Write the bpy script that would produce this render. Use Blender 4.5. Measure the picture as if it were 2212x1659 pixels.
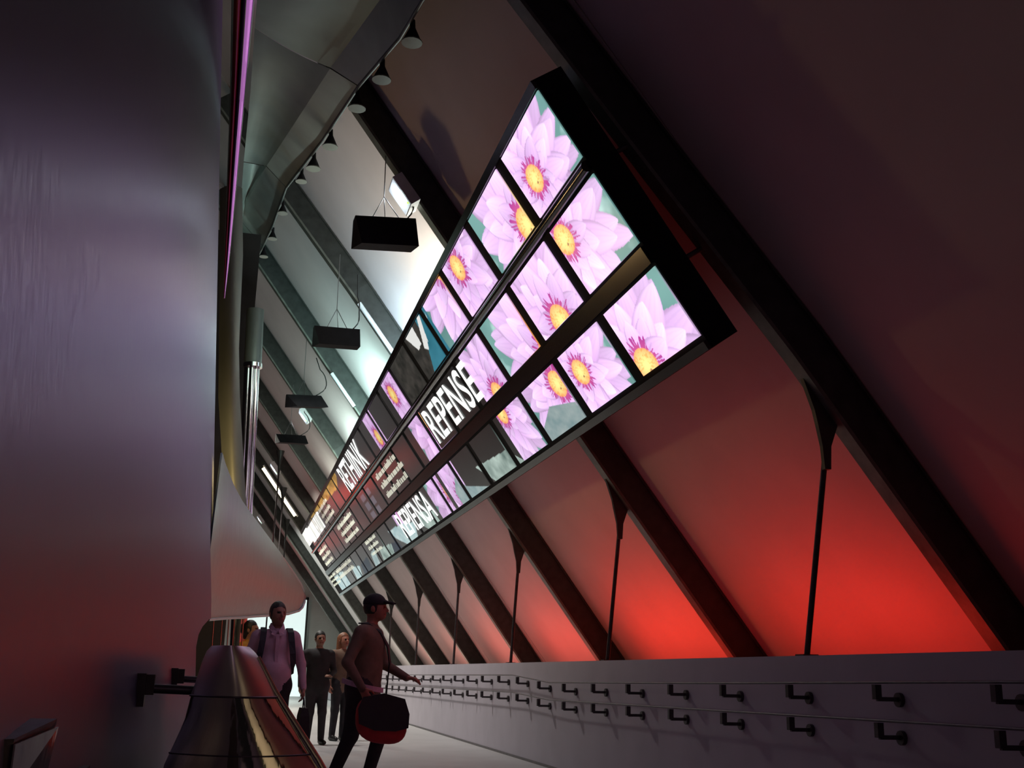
import bpy, math, random
import numpy as np
from mathutils import Vector, Matrix

# ------------------------------------------------------------------ scene, camera, world, light
for o in list(bpy.data.objects): bpy.data.objects.remove(o, do_unlink=True)
SC = bpy.context.scene
COL = SC.collection
SC.view_settings.view_transform = 'Standard'
SC.view_settings.look = 'None'
SC.view_settings.gamma = 1.0
SC.view_settings.use_curve_mapping = False
SC.view_settings.exposure = 0.0

YAW, PITCH, ROLL, CAMH = .2393, .2633, .0254, 1.065
_F = Vector((math.sin(YAW)*math.cos(PITCH), math.cos(YAW)*math.cos(PITCH), math.sin(PITCH)))
_R0 = Vector((math.cos(YAW), -math.sin(YAW), 0)); _U0 = _R0.cross(_F)
_R = math.cos(ROLL)*_R0 + math.sin(ROLL)*_U0
_U = -math.sin(ROLL)*_R0 + math.cos(ROLL)*_U0
cd = bpy.data.cameras.new('camera'); cam = bpy.data.objects.new('camera', cd); COL.objects.link(cam)
cd.sensor_fit = 'HORIZONTAL'; cd.sensor_width = 36; cd.lens = 2346.7/2212*36
cd.clip_start = .05; cd.clip_end = 300
M = Matrix.Identity(4)
for i in range(3):
    M[i][0], M[i][1], M[i][2] = _R[i], _U[i], -_F[i]
M.translation = Vector((0, 0, CAMH)); cam.matrix_world = M
SC.camera = cam

W = bpy.data.worlds.new('world'); SC.world = W; W.use_nodes = True
W.node_tree.nodes['Background'].inputs[0].default_value = (.55, .42, .5, 1)
W.node_tree.nodes['Background'].inputs[1].default_value = .006

def area(name, loc, direction, sx, sy, power, color, spread=180):
    l = bpy.data.lights.new(name, 'AREA'); l.shape = 'RECTANGLE'; l.size = sx; l.size_y = sy
    l.energy = power; l.color = color; l.spread = math.radians(spread)
    o = bpy.data.objects.new(name, l); COL.objects.link(o); o.location = loc
    o.rotation_euler = Vector(direction).to_track_quat('-Z', 'Y').to_euler()
    return o
def point(name, loc, power, color, r=.08):
    l = bpy.data.lights.new(name, 'POINT'); l.energy = power; l.color = color; l.shadow_soft_size = r
    o = bpy.data.objects.new(name, l); COL.objects.link(o); o.location = loc; return o
def spot(name, loc, target, power, color, ang=80, blend=.8, r=.05):
    l = bpy.data.lights.new(name, 'SPOT'); l.energy = power; l.color = color; l.spot_size = math.radians(ang)
    l.spot_blend = blend; l.shadow_soft_size = r
    o = bpy.data.objects.new(name, l); COL.objects.link(o); o.location = loc
    o.rotation_euler = (Vector(target)-Vector(loc)).to_track_quat('-Z', 'Y').to_euler(); return o

RED = (1, .035, .02)
# red floor lamps standing in the trench between the parapet and the slanting wall
for y, p, c in ((4.4, 2, RED), (8.9, 19, RED), (13.2, 27, (1, .045, .025)), (17.8, 22, (1, .06, .035)), (22.0, 16, (1, .08, .045)), (26.5, 10, (1, .10, .05)), (31, 8, (1, .12, .06))):
    area('red_uplight', (4.75, y, .72), (.35, 0, .95), 3.2, .2, p, c, 130)
# cool lamps behind the upper edge of the video wall, washing the slanting wall
for y, p, c in ((12.9, 80, (1, 1, .84)), (14.9, 75, (.6, .88, 1)), (18.6, 125, (.62, 1, .93)), (22.8, 80, (.72, 1, .9)), (27.5, 30, (.9, 1, .85))):
    area('wash_lamp', (2.22, y, 5.17), (-.62, 0, .95), 1.6, .12, p*1.25, c)
# corridor lamps high under the upper ramp, shining down on floor and parapet
for x, y, p, c in ((-.25, 18.5, 150, (1, .95, .88)), (-.3, 25, 260, (1, .97, .85)), (-.3, 33, 340, (1, .97, .82)), (-.3, 42, 320, (.85, 1, .9))):
    area('corridor_lamp', (x, y, 6.4), (.3, 0, -1), .6, .6, p, c, 140)
# unseen pale fills added in the far trench to lift the wall to grey-beige
for y, p in ((17.8, 3), (22, 7), (26.5, 11), (31, 16), (36, 20), (41, 20)):
    area('pale_fill', (4.6, y, .8), (.3, 0, .95), 3.0, .2, p, (1, .93, .78))
# unseen warm fill added beside the viewer, lighting wall for the balustrade to reflect
area('warm_bay_fill', (4.75, .3, .72), (.35, 0, .95), 4.2, .2, 16, (1, .80, .46), 120)
point('red_lamp', (.35, 31, 4.3), 26, (1, .03, .01), .25); point('red_lamp', (.6, 46, 4.2), 26, (1, .03, .01), .3)
point('warm_lamp', (-.7, 12.9, 3.2), 60, (1, .62, .25), .15)
point('soffit_lamp', (.2, 15, 5.6), 6, (.7, 1, .85), .3)
# unseen lilac fill added behind the viewer to lift wall and parapet
point('lilac_fill', (1.2, -3.5, 4.2), 22, (1, .6, .95), .5)
point('warm_fill', (.9, -4.0, 2.4), 8, (1, .72, .36), .2)  # unseen warm light added for gold reflections on the balustrade

# ------------------------------------------------------------------ materials
def mat(name, base, rough=.5, metal=0., var=.12, scale=6., bump=0., stretch=(1, 1, 1), aniso=0., tang=(0, 0, 1), emit=None, estr=0., coat=0., spec=.5, rvar=0.):
    m = bpy.data.materials.new(name); m.use_nodes = True
    nt = m.node_tree; b = nt.nodes['Principled BSDF']; L = nt.links.new
    b.inputs['Roughness'].default_value = rough; b.inputs['Metallic'].default_value = metal
    b.inputs['Specular IOR Level'].default_value = spec
    b.inputs['Coat Weight'].default_value = coat
    if aniso:
        b.inputs['Anisotropic'].default_value = aniso
        tg = nt.nodes.new('ShaderNodeCombineXYZ')
        for q in range(3): tg.inputs[q].default_value = tang[q]
        L(tg.outputs[0], b.inputs['Tangent'])
    tc = nt.nodes.new('ShaderNodeTexCoord'); mp = nt.nodes.new('ShaderNodeMapping'); L(tc.outputs['Object'], mp.inputs[0])
    mp.inputs['Scale'].default_value = stretch
    nz = nt.nodes.new('ShaderNodeTexNoise'); nz.inputs['Scale'].default_value = scale; nz.inputs['Detail'].default_value = 5
    L(mp.outputs[0], nz.inputs['Vector'])
    rp = nt.nodes.new('ShaderNodeValToRGB'); L(nz.outputs['Fac'], rp.inputs[0])
    rp.color_ramp.elements[0].position = .3; rp.color_ramp.elements[1].position = .7
    rp.color_ramp.elements[0].color = [c*(1-var) for c in base]+[1]
    rp.color_ramp.elements[1].color = [min(1, c*(1+var)) for c in base]+[1]
    L(rp.outputs[0], b.inputs['Base Color'])
    if rvar:
        mr = nt.nodes.new('ShaderNodeMapRange'); L(nz.outputs['Fac'], mr.inputs[0])
        mr.inputs[1].default_value = .3; mr.inputs[2].default_value = .7
        mr.inputs[3].default_value = max(.02, rough-rvar); mr.inputs[4].default_value = rough+rvar
        L(mr.outputs[0], b.inputs['Roughness'])
    if bump:
        bp = nt.nodes.new('ShaderNodeBump'); bp.inputs['Strength'].default_value = bump; bp.inputs['Distance'].default_value = .02
        L(nz.outputs['Fac'], bp.inputs['Height']); L(bp.outputs[0], b.inputs['Normal'])
    if emit:
        b.inputs['Emission Color'].default_value = (*emit, 1); b.inputs['Emission Strength'].default_value = estr
    return m

MT = dict(
    fabric=mat('wall_fabric', (.55, .485, .49), .9, var=.05, scale=1.3, bump=.03),
    rib=mat('rib_steel', (.045, .048, .045), .45, .3, var=.25, scale=9),
    flange=mat('rib_flange', (.14, .15, .13), .5, .3, var=.25, scale=9),
    brushed=mat('brushed_steel', (.29, .29, .385), .42, .92, var=.12, scale=3., stretch=(40, 40, .2), aniso=.7, tang=(0, 1, 0), rvar=.07),
    sheet=mat('satin_steel_sheet', (.46, .56, .50), .34, .75, var=.1, scale=2.5, stretch=(25, 25, .5), aniso=.7, rvar=.05),
    polished=mat('polished_steel', (.72, .7, .62), .07, 1., var=.08, scale=2.2, bump=.55, stretch=(1.6, 1, .45)),
    satin=mat('satin_cap_steel', (.6, .58, .57), .3, 1., var=.08, scale=3, stretch=(1, 1, .3), bump=.04),
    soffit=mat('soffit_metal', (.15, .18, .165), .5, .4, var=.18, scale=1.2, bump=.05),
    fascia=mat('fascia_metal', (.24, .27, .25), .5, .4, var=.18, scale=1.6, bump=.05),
    paint=mat('parapet_paint', (.44, .40, .46), .6, var=.05, scale=2.5, bump=.02),
    floor=mat('floor_resin', (.46, .45, .46), .42, var=.08, scale=1.6, bump=.02),
    dark=mat('dark_shade', (.02, .018, .018), .6, var=.2),
    black=mat('black_case', (.010, .010, .012), .75, spec=.15, var=.25, scale=12),
    bezel=mat('black_bezel', (.014, .013, .016), .22, var=.2, scale=12),
    bar=mat('gloss_bar', (.03, .03, .03), .16, .4, var=.2, scale=12),
    rail=mat('rail_metal', (.12, .11, .12), .4, .8, var=.2, scale=12),
    bracket=mat('bracket_metal', (.07, .06, .065), .4, .7, var=.25, scale=14),
    chrome=mat('chrome', (.7, .68, .66), .16, 1., var=.1, scale=4, stretch=(1, 1, .2)),
    wire=mat('hanging_wire', (.25, .25, .25), .4, .8),
    cable=mat('black_cable', (.015, .015, .015), .5),
    lampbody=mat('lamp_housing', (.62, .64, .66), .5),
    redlac=mat('red_lacquer', (.30, .03, .02), .35, 0., var=.3, scale=3, coat=.5),
    magenta=mat('magenta_reflection_tint', (.85, .5, .85), .22, 1., var=.2, scale=3, stretch=(20, 1, .2), coat=.4),
    pale=mat('pale_edge', (.42, .5, .44), .5, .3),
    wallend=mat('end_wall', (.6, .64, .6), .8, var=.06, scale=1.2),
    skin=mat('skin', (.30, .15, .10), .55, var=.12, scale=30),
    skin2=mat('skin_ruddy', (.36, .14, .09), .55, var=.12, scale=30),
    eye=mat('eye_dark', (.015, .012, .01), .2),
    lip=mat('lip', (.22, .06, .05), .5),
    hair=mat('hair_dark', (.012, .010, .010), .5, var=.4, scale=60, bump=.3),
    hairb=mat('hair_auburn', (.20, .07, .03), .5, var=.4, scale=60, bump=.3),
    pink=mat('lilac_shirt', (.56, .36, .45), .85, var=.12, scale=10, bump=.2),
    olive=mat('brown_jacket', (.16, .10, .07), .85, var=.2, scale=9, bump=.25),
    blackc=mat('black_cloth', (.016, .014, .017), .85, var=.3, scale=12, bump=.2),
    trouser=mat('dark_trousers', (.02, .017, .022), .85, var=.3, scale=12, bump=.2),
    yellow=mat('yellow_top', (.5, .26, .04), .8, var=.15, scale=9),
    shoe=mat('shoe_leather', (.012, .011, .011), .4, var=.2),
    bagred=mat('bag_red', (.42, .012, .02), .7, var=.2, scale=10, bump=.1),
    bagblack=mat('bag_black', (.02, .015, .018), .7, var=.2, scale=10, bump=.1),
    strap=mat('strap_web', (.018, .02, .03), .7, var=.2, scale=20),
    belt=mat('pale_strap', (.6, .38, .5), .7),
)
def emis(name, c, s):
    m = mat(name, c, .4, emit=c, estr=s); return m
MT['lens'] = emis('lamp_lens', (.86, .94, 1), 14)
MT['tube'] = emis('tube_lamp', (1, .86, .55), 6)
MT['green'] = emis('green_led', (.25, 1, .05), 3)
MT['letter'] = emis('screen_letters', (.95, 1, .97), 1.1)
MT['caption'] = emis('screen_caption', (.8, .84, .72), .42)
MT['bright'] = emis('bright_window', (.82, 1, .97), .8)
MT['magenta'] = emis('magenta_reflection_glow', (.72, .26, .78), .42)  # reflection of the screens on the fin, put in as a weak glow
MT['face_glow'] = emis('lamp_face_glow', (.70, .78, .86), .45)  # lens glow on the lamp face, put in as emission
MT['conelens'] = mat('spot_rim', (.12, .13, .11), .4, .3)
def screen_mat():
    m = bpy.data.materials.new('screen_picture'); m.use_nodes = True; nt = m.node_tree; b = nt.nodes['Principled BSDF']
    a = nt.nodes.new('ShaderNodeVertexColor'); a.layer_name = 'picture'
    b.inputs['Base Color'].default_value = (.012, .012, .013, 1); b.inputs['Roughness'].default_value = .3; b.inputs['Specular IOR Level'].default_value = .2
    nt.links.new(a.outputs[0], b.inputs['Emission Color']); b.inputs['Emission Strength'].default_value = 1.25
    return m
MT['screen'] = screen_mat()

# ------------------------------------------------------------------ mesh helpers
class MB:
    def __init__(s): s.v = []; s.f = []; s.sm = []
    def add(s, vs, fs, smooth=False):
        n = len(s.v); s.v += [tuple(p) for p in vs]
        for f in fs: s.f.append(tuple(n+i for i in f)); s.sm.append(smooth)
        return s
    def hexa(s, p):   # 8 points: bottom loop 0-3, top loop 4-7
        return s.add(p, [(3, 2, 1, 0), (4, 5, 6, 7), (0, 1, 5, 4), (1, 2, 6, 5), (2, 3, 7, 6), (3, 0, 4, 7)])
    def box(s, x0, x1, y0, y1, z0, z1):
        return s.hexa([(x0, y0, z0), (x1, y0, z0), (x1, y1, z0), (x0, y1, z0), (x0, y0, z1), (x1, y0, z1), (x1, y1, z1), (x0, y1, z1)])
    def tube(s, pts, r, n=10, caps=True):
        pts = [Vector(p) for p in pts]; rs = r if isinstance(r, (list, tuple)) else [r]*len(pts)
        rings = []; up = None
        for i, p in enumerate(pts):
            d = (pts[min(i+1, len(pts)-1)]-pts[max(i-1, 0)]).normalized()
            a = Vector((0, 0, 1)) if abs(d.z) < .9 else Vector((1, 0, 0))
            u = d.cross(a).normalized(); w = d.cross(u)
            rings.append([p+rs[i]*(math.cos(2*math.pi*k/n)*u+math.sin(2*math.pi*k/n)*w) for k in range(n)])
        vs = [q for r_ in rings for q in r_]; fs = []
        for i in range(len(pts)-1):
            for k in range(n): fs.append((i*n+k, i*n+(k+1) % n, (i+1)*n+(k+1) % n, (i+1)*n+k))
        s.add(vs, fs, True)
        if caps: s.add(rings[0], [tuple(range(n-1, -1, -1))]); s.add(rings[-1], [tuple(range(n))])
        return s
    def sweep(s, loops, closed_ends=True, smooth=False):   # list of equal loops
        n = len(loops[0]); vs = [p for l in loops for p in l]; fs = []
        for i in range(len(loops)-1):
            for k in range(n): fs.append((i*n+k, i*n+(k+1) % n, (i+1)*n+(k+1) % n, (i+1)*n+k))
        if closed_ends: fs += [tuple(range(n-1, -1, -1)), tuple((len(loops)-1)*n+k for k in range(n))]
        return s.add(vs, fs, smooth)
    def sheet(s, rows, t=None, smooth=True):   # grid of points (rows of equal length), t: thickness vector
        n = len(rows[0]); m = len(rows); vs = [Vector(p) for r in rows for p in r]
        q = [(i*n+k, i*n+k+1, (i+1)*n+k+1, (i+1)*n+k) for i in range(m-1) for k in range(n-1)]
        if t is None: return s.add(vs, q, smooth)
        t = Vector(t); N = len(vs); vs2 = vs+[p+t for p in vs]
        fs = q+[tuple(N+i for i in reversed(f)) for f in q]
        s.add(vs2, fs, smooth)
        edge = [k for k in range(n)]+[i*n+n-1 for i in range(1, m)]+[(m-1)*n+k for k in range(n-2, -1, -1)]+[i*n for i in range(m-2, 0, -1)]
        ev = [vs2[i] for i in edge]+[vs2[N+i] for i in edge]; k = len(edge)
        return s.add(ev, [(i, (i+1) % k, k+(i+1) % k, k+i) for i in range(k)])
    def build(s, name, m, parent=None):
        me = bpy.data.meshes.new(name); me.from_pydata([tuple(p) for p in s.v], [], s.f)
        me.polygons.foreach_set('use_smooth', s.sm); me.materials.append(MT[m] if isinstance(m, str) else m); me.update()
        o = bpy.data.objects.new(name, me); COL.objects.link(o)
        if parent is not None: o.parent = parent; o.matrix_parent_inverse = Matrix.Translation(-Vector(parent.location))
        return o
def tag(o, label, cat, group=None):
    o['label'] = label; o['category'] = cat
    if group: o['group'] = group
    return o
def thing(name, label, cat, loc, group=None):
    o = bpy.data.objects.new(name, None); COL.objects.link(o); o.location = loc; o.empty_display_size = .1
    return tag(o, label, cat, group)
def structure(o, label=None):
    o['kind'] = 'structure'
    if label: o['label'] = label
    return o
def sempty(name, loc, label=None):
    o = bpy.data.objects.new(name, None); COL.objects.link(o); o.location = loc; o.empty_display_size = .1
    return structure(o, label)
ORD = ['first', 'second', 'third', 'fourth', 'fifth', 'sixth', 'seventh', 'eighth', 'ninth', 'tenth', 'eleventh', 'twelfth']

# ------------------------------------------------------------------ the room: slanting right wall, parapet, floor
XB, SL, ZP, XP = 5.3926, .7636, 1.2596, 3.894      # inner rib plane: X = XB - SL*(Z-ZP)
NRM = Vector((1, 0, SL)).normalized()               # outward normal of the slanting wall
def wallpt(z, y, off=0.): return Vector((XB-SL*(z-ZP), y, z))+off*NRM

RIBPTS = [   # (Y at z) along each rib
    [(9.4, 7.3), (6.14, 7.17), (4.73, 7.07), (3.39, 6.95), (1.36, 6.95), (.5, 6.95)],
    [(9.4, 11.25), (7.38, 11.28), (5.77, 11.33), (3.1, 11.38), (1.32, 11.37), (.5, 11.37)],
    [(9.6, 15.96), (8.13, 15.9), (6.62, 15.76), (1.3, 15.95), (.5, 15.95)],
    [(9.8, 20.0), (8.49, 20.0), (5.89, 20.1), (1.29, 20.6), (.5, 20.65)],
    [(9.8, 24.4), (8.78, 24.4), (5.91, 24.5), (1.29, 25.3), (.5, 25.4)],
    [(9.8, 29.2), (1.29, 29.7), (.5, 29.7)]]
for i in range(6, 11): RIBPTS.append([(9.8, 29.45+4.43*(i-5)), (.5, 29.45+4.43*(i-5))])
for y in (2.55, -1.9): RIBPTS.append([(9.4, y), (.5, y)])
RL = ['nearest dark steel rib, leaning behind the near end of the video wall',
      'second slanting steel rib from the right, carrying the large white lamp']
for i, pts in enumerate(RIBPTS):
    if i < 2: lb = RL[i]
    elif i < 11: lb = f'{ORD[i]} slanting dark steel rib counted from the right edge'
    else: lb = ('dark steel rib between the viewer and the video wall, level with the viewer ahead', 'dark steel rib standing behind the viewer')[i-11]
    z0, y0 = pts[-1]
    t = thing('wall_rib', lb, 'beam', wallpt(z0, y0), 'slanting steel ribs')
    def sec(y, z, hw, a, b): return [wallpt(z, y-hw-.06, a), wallpt(z, y+hw-.06, a), wallpt(z, y+hw-.06, b), wallpt(z, y-hw-.06, b)]
    MB().sweep([sec(y, z, .045, 0, .3) for z, y in pts]).build('web', 'rib', t)
    MB().sweep([sec(y, z, .075, -.03, 0) for z, y in pts]).build('flange', 'flange', t)
    MB().sweep([sec(y, z, .075, .28, .3) for z, y in pts]).build('flange', 'rib', t)

wr = sempty('wall_right', (5.8, 10, .3), 'slanting pale fabric wall lit red from below')
ys = [-6.3, -1.9, 2.55, 6.95, 11.32, 15.9, 20.2, 24.7]+[29.45+4.43*k for k in range(0, 6)]
for a, b in zip(ys[:-1], ys[1:]):
    rows = [[wallpt(z, y, .31) for y in (a+.01, (a+b)/2, b-.01)] for z in (10.2, 7.5, 5, 2.5, .2)]
    MB().sheet(rows, NRM*.04, False).build('fabric_panel', 'fabric', wr)

structure(MB().box(XP, XP+.22, -6, 52, 0, ZP).build('wall_parapet', 'paint'), 'low grey parapet wall carrying two handrails')
structure(MB().box(XP+.22, 6.4, -6, 52, 0, .3).build('floor_trench', 'dark'), 'dark trench behind the parapet')
structure(MB().box(-4, XP, -6, 52, -.15, 0).build('floor', 'floor'), 'grey resin floor of the ramp')
structure(MB().box(XP-.012, XP, -6, 52, 0, .03).build('baseboard_right', 'rail'))

# hanger rods between ribs and parapet
RODY = [7.345+4.427*i for i in range(6)]
RODX = 4.04
ztop = [3.35, 3.2, 3.1, 3.05, 3.05, 3.05]
RODLBL = ['nearest thin vertical rod between the slanting rib and the parapet'] + [f'{w} thin vertical rod from the right, standing on the parapet' for w in ORD[1:6]]
for i, y in enumerate(RODY):
    zt = ZP+(XB-RODX)/SL-.02; y_r = np.interp(zt, [p[0] for p in RIBPTS[i][::-1]], [p[1] for p in RIBPTS[i][::-1]])-.06
    yb = y
    t = thing('hanger_rod', RODLBL[i], 'rod', (RODX, yb, ZP), 'hanger rods')
    MB().tube([(RODX, yb, ZP), (RODX, y_r+(yb-y_r)*.1, zt-.3)], .022, 10).build('rod', 'bracket', t)
    loops = []
    for z, w, d in ((zt+.22, .1, .022), (zt-.02, .1, .022), (zt-.14, .075, .022), (zt-.28, .035, .02), (zt-.45, .024, .02)):
        yy = y_r+(yb-y_r)*.1*(1 if z < zt-.2 else .5)
        xc = RODX-(max(0, z-zt))*SL*.5
        loops.append([(xc-w, yy-d, z), (xc+w, yy-d, z), (xc+w, yy+d, z), (xc-w, yy+d, z)])
    MB().sweep(loops).build('gusset', 'rib', t)
    MB().box(RODX-.06, RODX+.06, yb-.06, yb+.06, ZP, ZP+.015).build('foot_plate', 'bracket', t)

# two handrails along the parapet
def zrail(y, up):
    a = [(-2, 1.13), (4.9, 1.10), (8, 1.06), (13.0, 1.01), (14.85, 1.09), (27.2, 1.04), (50, .98)] if up else \
        [(-2, .92), (4.9, .88), (8.1, .85), (13.1, .81), (14.8, .865), (26.3, .81), (50, .75)]
    return float(np.interp(y, [p[0] for p in a], [p[1] for p in a]))
for up in (1, 0):
    t = thing('handrail', ('upper' if up else 'lower') + ' thin metal handrail on small brackets along the parapet', 'handrail', (XP, 10, zrail(10, up)), 'parapet handrails')
    yy = [-2, 2, 4.9, 8.05, 11, 13.05, 14.85, 20, 27, 40, 50]
    MB().tube([(3.735, y, zrail(y, up)) for y in yy], .008, 8).build('rail', 'rail', t)
    for k in range(-4, 34):
        y = 4.9+1.076*k; z = zrail(y, up)-.012
        b = MB()
        b.box(3.715, 3.755, y-.02, y+.02, z-.085, z)            # upright strap below the rail
        b.box(3.735, XP-.01, y-.012, y+.012, z-.095, z-.07)     # arm to the wall
        bo = b.build('bracket', 'bracket', t)
        MB().tube([(XP-.025, y, z-.085), (XP, y, z-.085)], .042, 12).build('wall_plate', 'bracket', bo)

# ------------------------------------------------------------------ far end
structure(MB().box(-6, 8, 51, 51.3, 0, 12).build('wall_far', 'wallend'), 'pale wall closing the far end of the ramp')
w1 = sempty('window_1', (2, 50.9, 0), 'bright daylight opening at the far end')
MB().box(.4, 3.1, 50.8, 50.95, 0, 4.2).build('pane', 'bright', w1)
for x in (.36, 1.75, 3.1): MB().box(x, x+.08, 50.7, 50.96, 0, 4.3).build('mullion', 'rib', w1)
MB().box(.36, 3.18, 50.7, 50.96, 4.2, 4.32).build('lintel', 'rib', w1)

# ------------------------------------------------------------------ left brushed-metal wall
def xa(y, z): return -.64+.037*y-.075*(z-1)
def znotch(y): return float(np.interp(y, [9.8, 10.1, 10.6, 11.8, 12.2], [1.24, 1.36, 1.44, 1.57, 1.58])) if y > 9.8 else 0.
ycols = list(np.linspace(-4, 9.8, 24))+list(np.linspace(9.81, 12, 9))
rows = []
for k in range(25):
    r = []
    for y in ycols:
        zb = znotch(y); z = zb+(10.5-zb)*k/24
        bow = .0
        r.append((xa(y, z)+bow, y, z))
    rows.append(r)
structure(MB().sheet(rows, (-.06, .004, 0)).build('wall_left', 'brushed'), 'tall brushed steel wall close on the left')
# curved metal prow sheet behind it
BS = [(-.30, 11.8, 3.3, 1.55), (-.262, 12.0, 3.224, 1.562), (-.163, 12.288, 3.05, 1.587), (-.049, 12.627, 2.916, 1.615), (.067, 12.966, 2.821, 1.638), (.252, 13.475, 2.676, 1.683),
      (.449, 13.983, 2.516, 1.723), (.661, 14.492, 2.328, 1.771), (.811, 14.831, 2.182, 1.834), (.862, 14.94, 2.10, 1.89), (.885, 15.0, 2.02, 1.96)]
rows = []
for k in range(13):
    f = k/12
    rows.append([(x+.10*(f-.5)*(1 if x < .6 else .4)*-.4, y-.18*math.sin(f*math.pi)*min(1, (.9-x)*2), zt+(zb-zt)*f) for x, y, zt, zb in BS])
structure(MB().sheet(rows, (-.02, .035, 0)).build('wall_left_prow', 'sheet'), 'curved satin steel sheet with rounded lower corner')
# bright rolled lip of that sheet
lip = [(x, y-.01, zt) for x, y, zt, zb in BS[1:]]+[(x, y-.01, zb) for x, y, zt, zb in reversed(BS[1:])]
structure(MB().tube(lip, .014, 8).build('trim_1', 'satin'))

# soffit and fascia of the upper ramp, top left
Lp = [(1.5, 5.2, 5.9), (1.2, 6.7, 6.25), (1.06, 7.86, 6.48), (.98, 8.62, 6.58), (.75, 10.09, 6.88), (.51, 12.03, 7.2), (.17, 14.44, 7.64), (.04, 16.27, 7.82), (-.09, 17.65, 7.98), (-.21, 18.83, 8.13), (-.45, 22.3, 8.45)]
Up = [(1.25, 5.2, 6.3), (1.06, 6.7, 6.6), (.93, 7.86, 6.81), (.79, 8.62, 6.93), (.46, 10.09, 7.03), (.2, 12.03, 7.42), (-.12, 14.44, 7.92), (-.37, 16.27, 8.19), (-.46, 17.65, 8.37), (-.53, 18.83, 8.58), (-.68, 22.3, 9.02)]
Dl = [(-.22, 5.2, 6.0), (-.24, 6.7, 6.3), (-.26, 7.86, 6.56), (-.28, 8.62, 6.81), (-.32, 10.09, 7.36), (-.36, 12.03, 7.7), (-.43, 14.44, 7.94), (-.47, 16.27, 8.1), (-.51, 17.65, 8.03), (-.55, 18.83, 7.96), (-.69, 22.3, 8.6)]
ce = sempty('ceiling', (0, 12, 7), 'curved grey metal soffit of the upper ramp')
def lerp(a, b, f): return tuple(a[i]+(b[i]-a[i])*f for i in range(3))
for a, b in ((0, 2), (2, 4), (4, 6), (6, 8), (8, 10)):
    idx = range(a, b+1)
    f0, f1 = .0, .985
    def shr(P):
        q = [P[i] for i in idx]; q[-1] = lerp(q[-2], q[-1], f1); return q
    LL, UU, DD = shr(Lp), shr(Up), shr(Dl)
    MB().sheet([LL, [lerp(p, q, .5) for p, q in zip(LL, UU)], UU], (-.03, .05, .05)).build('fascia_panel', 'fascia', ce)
    rows = []
    for f in np.linspace(0, 1, 7):
        rows.append([(p[0]+(q[0]-p[0])*f, p[1]+(q[1]-p[1])*f+.25*math.sin(f*math.pi), p[2]+(q[2]-p[2])*f+.12*math.sin(f*math.pi)) for p, q in zip(UU, DD)])
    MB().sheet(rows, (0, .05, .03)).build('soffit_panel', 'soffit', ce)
lp = MB().tube([(p[0]+.01, p[1]-.01, p[2]-.01) for p in Lp], .018, 8); lp.build('edge_bead', 'rib', ce)

# tall tapering fin between brushed wall and soffit
fin = thing('wall_fin', 'tall narrow red glossy fin with a glowing magenta reflection strip beside the brushed wall top', 'fin', (-.5, 12.5, 5.3))
zs = np.linspace(5.3, 9.8, 14)
def finx(z): return np.interp(z, [5.3, 5.78, 7.98, 9.27, 9.8], [-.455, -.492, -.619, -.718, -.76]), np.interp(z, [5.3, 5.78, 7.98, 9.27, 9.8], [-.44, -.429, -.435, -.437, -.437])
def strip(f0, f1, depth):
    rows = []
    for z in zs:
        a, b = finx(z); w = b-a; x0, x1 = a+w*f0, a+w*f1
        rows.append([(x0+(x1-x0)*u, 12.6-depth*math.sin(u*math.pi)*min(1, w*6), z) for u in np.linspace(0, 1, 7)])
    return MB().sheet(rows, (0, .02, 0))
strip(0, .1, .01).build('pale_edge', 'pale', fin); strip(.1, .42, .04).build('red_band', 'redlac', fin)
strip(.42, .62, .02).build('dark_band', 'black', fin); strip(.66, .92, .10).build('magenta_reflection', 'magenta', fin); strip(.92, 1, .01).build('pale_edge', 'pale', fin)  # magenta strip glows to imitate a reflection of the screens
# curled sheet under the soffit
Fs = [(-.69, -.40, 7.3), (-.62, -.31, 6.4), (-.55, -.278, 5.687), (-.5, -.247, 5.055), (-.45, -.181, 4.44), (-.36, -.094, 3.839), (-.28, -.009, 3.249), (-.22, .044, 2.959), (-.15, .12, 2.5), (-.15, .12, 1.7)]
rows = [[(a+(b-a)*u, 14-.15*math.sin(u*2.6)+.10*math.sin(z*2.2)*u, z) for u in np.linspace(0, 1, 10)] for a, b, z in Fs]
structure(MB().sheet(rows, (0, .03, 0)).build('wall_left_curl', 'soffit'), 'curled metal sheet lit warm at its foot')
structure(MB().box(-1.2, -.12, 17.2, 17.3, 0, 8).build('wall_left_shade', 'dark'), 'black sheet standing in for the dark hollow behind the steel column')  # black sheet put in for the shade inside the hollow
# steel column cluster
colm = thing('steel_column', 'slender polished steel column behind the left wall edge', 'column', (.05, 16, 0))
for dx, dy, r in ((-.055, 0, .058), (.055, .02, .058), (0, -.05, .036)):
    MB().tube([(.13+dx, 16+dy, 0), (-.10+dx, 16+dy, 6.1)], r, 14).build('shaft', 'chrome', colm)
MB().tube([(-.065, 16, 5.42), (-.10, 16, 6.3)], .13, 18).build('sleeve', 'soffit', colm)
MB().tube([(-.064, 16, 5.40), (-.066, 16, 5.46)], .14, 18).build('collar', 'chrome', colm)

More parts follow.
